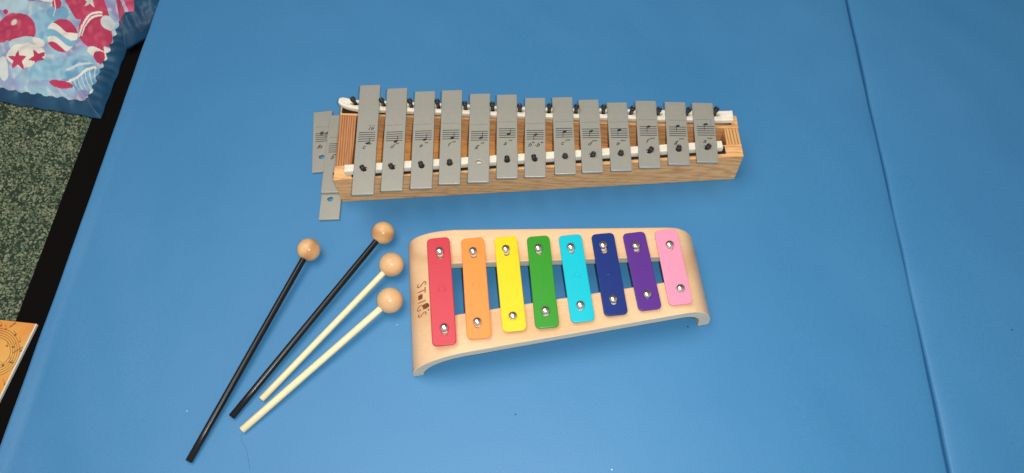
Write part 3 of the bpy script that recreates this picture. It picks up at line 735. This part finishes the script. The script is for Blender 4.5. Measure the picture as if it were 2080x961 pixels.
def split_sheet(g, nu, nv, test, root, name_a, mat_a, name_b, mat_b, colfun=None, origin=(0, 0, 0), lift=0.0):
    n_ = nu + 1
    fa, fb = [], []
    for j in range(nv):
        for i in range(nu):
            f = (j*n_ + i, (j+1)*n_ + i, (j+1)*n_ + i + 1, j*n_ + i + 1)
            (fa if test(*g[f[0]][:4]) else fb).append(f)
    out = []
    for nm, fl, mt in ((name_a, fa, mat_a), (name_b, fb, mat_b)):
        if not fl: continue
        used = {}; vs = []; cl = []
        ff = []
        for f in fl:
            r_ = []
            for k in f:
                if k not in used:
                    used[k] = len(vs); u, v, x, y, z = g[k]; vs.append((x - origin[0], y - origin[1], z - origin[2]))
                    if colfun and nm == name_a: cl += [*colfun(x, y), 1]
                r_.append(used[k])
            ff.append(tuple(r_))
        me = pydata(nm, vs, ff, True)
        if cl:
            at = me.color_attributes.new('print', 'FLOAT_COLOR', 'POINT'); at.data.foreach_set('color', cl)
        o = link(nm, me, mt, root)
        s_ = o.modifiers.new('thick', 'SOLIDIFY'); s_.thickness = 0.0015; s_.offset = -1
        out.append(o)
    return out
M_quilt = attr_mat('printed_cotton', 0.8, (120.0, 0.7, 0.0020), 0.1)
def quilt():
    o0 = (-0.60, 0.62, -0.0497)
    root = empty('quilt', o0)
    tag(root, 'crumpled balloon print quilt with navy satin border on the carpet', 'quilt')
    def zf(u, v, x, y):
        eu, ev = 1 - u, 1 - v
        d = min(eu * 0.20, ev * 0.20)
        base_ = -0.0485 + 0.015 * (1 - math.exp(-d / 0.014))
        wr = 0.0055 * noise.noise((x*30, y*30, 0)) + 0.0022 * noise.noise((x*95, y*60, 3))
        if d > 0.014: base_ += 0.004 * min(1, (d - 0.014) / 0.01)
        pk = 0.0016 * math.sin(x * 430 + 3*noise.noise((x*30, y*30, 1))) if ev * .2 < eu * .2 else 0.0016 * math.sin(y * 520 + 3*noise.noise((x*30, y*30, 1)))
        if d < 0.018: wr = wr * 0.7 + 0.22 * pk * min(1, d / 0.004)
        return base_ + wr * min(1, d / 0.004 + 0.15)
    q = [(-0.76, 0.765), (-0.527, 0.757), (-0.5293, 0.5395), (-0.76, 0.577)]
    nu, nv = 300, 270
    g = sheet(q, nu, nv, zf)
    # scalloped outer edge
    g = [(u, v, x + 0.0005*math.sin(y*210)*(u > .93) * (u-.93)/.07, y + 0.0005*math.sin(x*190)*(v > .93)*(v-.93)/.07, z) for (u, v, x, y, z) in g]
    def is_print(u, v, x, y):
        wu = (1 - u) * 0.231; wv = (1 - v) * 0.205
        lim_u = 0.0165 + 0.0012 * math.sin(y * 480) + 0.0012 * noise.noise((y*90, 0, 0))
        lim_v = 0.0140 + 0.0009 * math.sin(x * 400) + 0.0010 * noise.noise((x*80, 5, 0))
        return wu > lim_u and wv > lim_v and (wu - lim_u) + (wv - lim_v) > 0.004
    def cf(x, y): return quilt_print(1606*x + 541.6*y + 741.9, 27.4*x - 1272.9*y + 919.6)
    split_sheet(g, nu, nv, is_print, root, 'printed_panel', M_quilt, 'satin_border', M_navy, cf, o0)
    # second fold, heaped against the mat edge
    q2 = [(-0.585, 0.775), (-0.470, 0.775), (-0.4800, 0.6800), (-0.5235, 0.6370)]
    def z2(u, v, x, y):
        d = min((1 - v) * 0.12, (1 - u) * 0.10, u * 0.10)
        return -0.040 + 0.030 * (1 - math.exp(-d / 0.012)) + (0.0040 * noise.noise((x*55, y*40, 8)) + 0.0022 * noise.noise((x*130, y*90, 5))) * min(1, d / 0.006)
    nu, nv = 130, 130
    g = sheet(q2, nu, nv, z2)
    def is_p2(u, v, x, y): return u < 0.62 - 0.30 * v + 0.02 * math.sin(v * 26) and v < 0.74 + 0.20 * u
    def cf2(x, y):
        c = lerp3(RED, (.60, .13, .24), max(0, min(1, .4 + noise.noise((x*60, y*60, 0)))))
        U, V = 1606*x + 541.6*y + 741.9, 27.4*x - 1272.9*y + 919.6
        if star(U, V, 200, 8, 17, .3): c = lerp3(WHT, (.35, .42, .40), .3)
        if U - 205 < (V - 4) * 0.9 and V < 40 and U < 214: c = lerp3(SKY, WHT, .5)
        if abs((U - 262) + (V - 20) * -0.35) < 4 and V > 5: c = lerp3(LAV, WHT, .4)
        return c
    split_sheet(g, nu, nv, is_p2, root, 'folded_print', M_quilt, 'folded_border', M_navy, cf2, o0)
quilt()

# ------------------------------------------------------------------ lint on the mat
def crumb(x, y, r, m_, label):
    bm = bmesh.new(); bmesh.ops.create_icosphere(bm, subdivisions=2, radius=r)
    for v in bm.verts: v.co *= 1 + 0.35 * noise.noise(v.co * 1500 + Vector((x*100, 0, 0))); v.co.z = v.co.z * 0.6
    me = bpy.data.meshes.new('crumb'); bm.to_mesh(me); bm.free()
    o = link('crumb', me, m_); o.location = (x, y, r * 0.62); tag(o, label, 'crumb', 'crumbs of lint on the blue mat')
M_dk = simple('dark_crumb', (0.02, 0.02, 0.02), 0.8); M_wt = simple('white_lint', (0.85, 0.85, 0.82), 0.9)
crumb(0.1317, 0.2810, 0.0007, M_dk, 'dark crumb just under the right foot of the coloured metallophone')
crumb(-0.0240, 0.1925, 0.0006, M_dk, 'dark crumb on the mat below the middle of the coloured metallophone')
crumb(0.0599, 0.1482, 0.0006, M_wt, 'white crumb at the bottom edge of the mat')
crumb(0.4255, 0.2888, 0.0006, M_dk, 'dark crumb on the right mat panel beyond the seam')
crumb(-0.1385, 0.2732, 0.0004, M_wt, 'white crumb between the lowest mallet ball and the metallophone')
crumb(-0.3172, 0.1841, 0.0005, M_wt, 'white crumb left of the long black mallet handle')
cu = bpy.data.curves.new('hair', 'CURVE'); cu.dimensions = '3D'; cu.bevel_depth = 0.00005; cu.bevel_resolution = 1
s = cu.splines.new('NURBS'); pts = [(-0.2633, 0.1664), (-0.2640, 0.1612), (-0.2603, 0.1566), (-0.2571, 0.1537), (-0.2540, 0.1475), (-0.2523, 0.1413), (-0.2497, 0.1351)]
s.points.add(len(pts) - 1)
for p, q in zip(s.points, pts): p.co = (q[0], q[1], 0.0003, 1)
s.use_endpoint_u = True
t = bpy.data.objects.new('t', cu); C.objects.link(t); me = bpy.data.meshes.new_from_object(t); bpy.data.objects.remove(t)
h = link('hair', me, M_dk); tag(h, 'thin dark hair curling on the mat below the lowest pale mallet', 'hair')
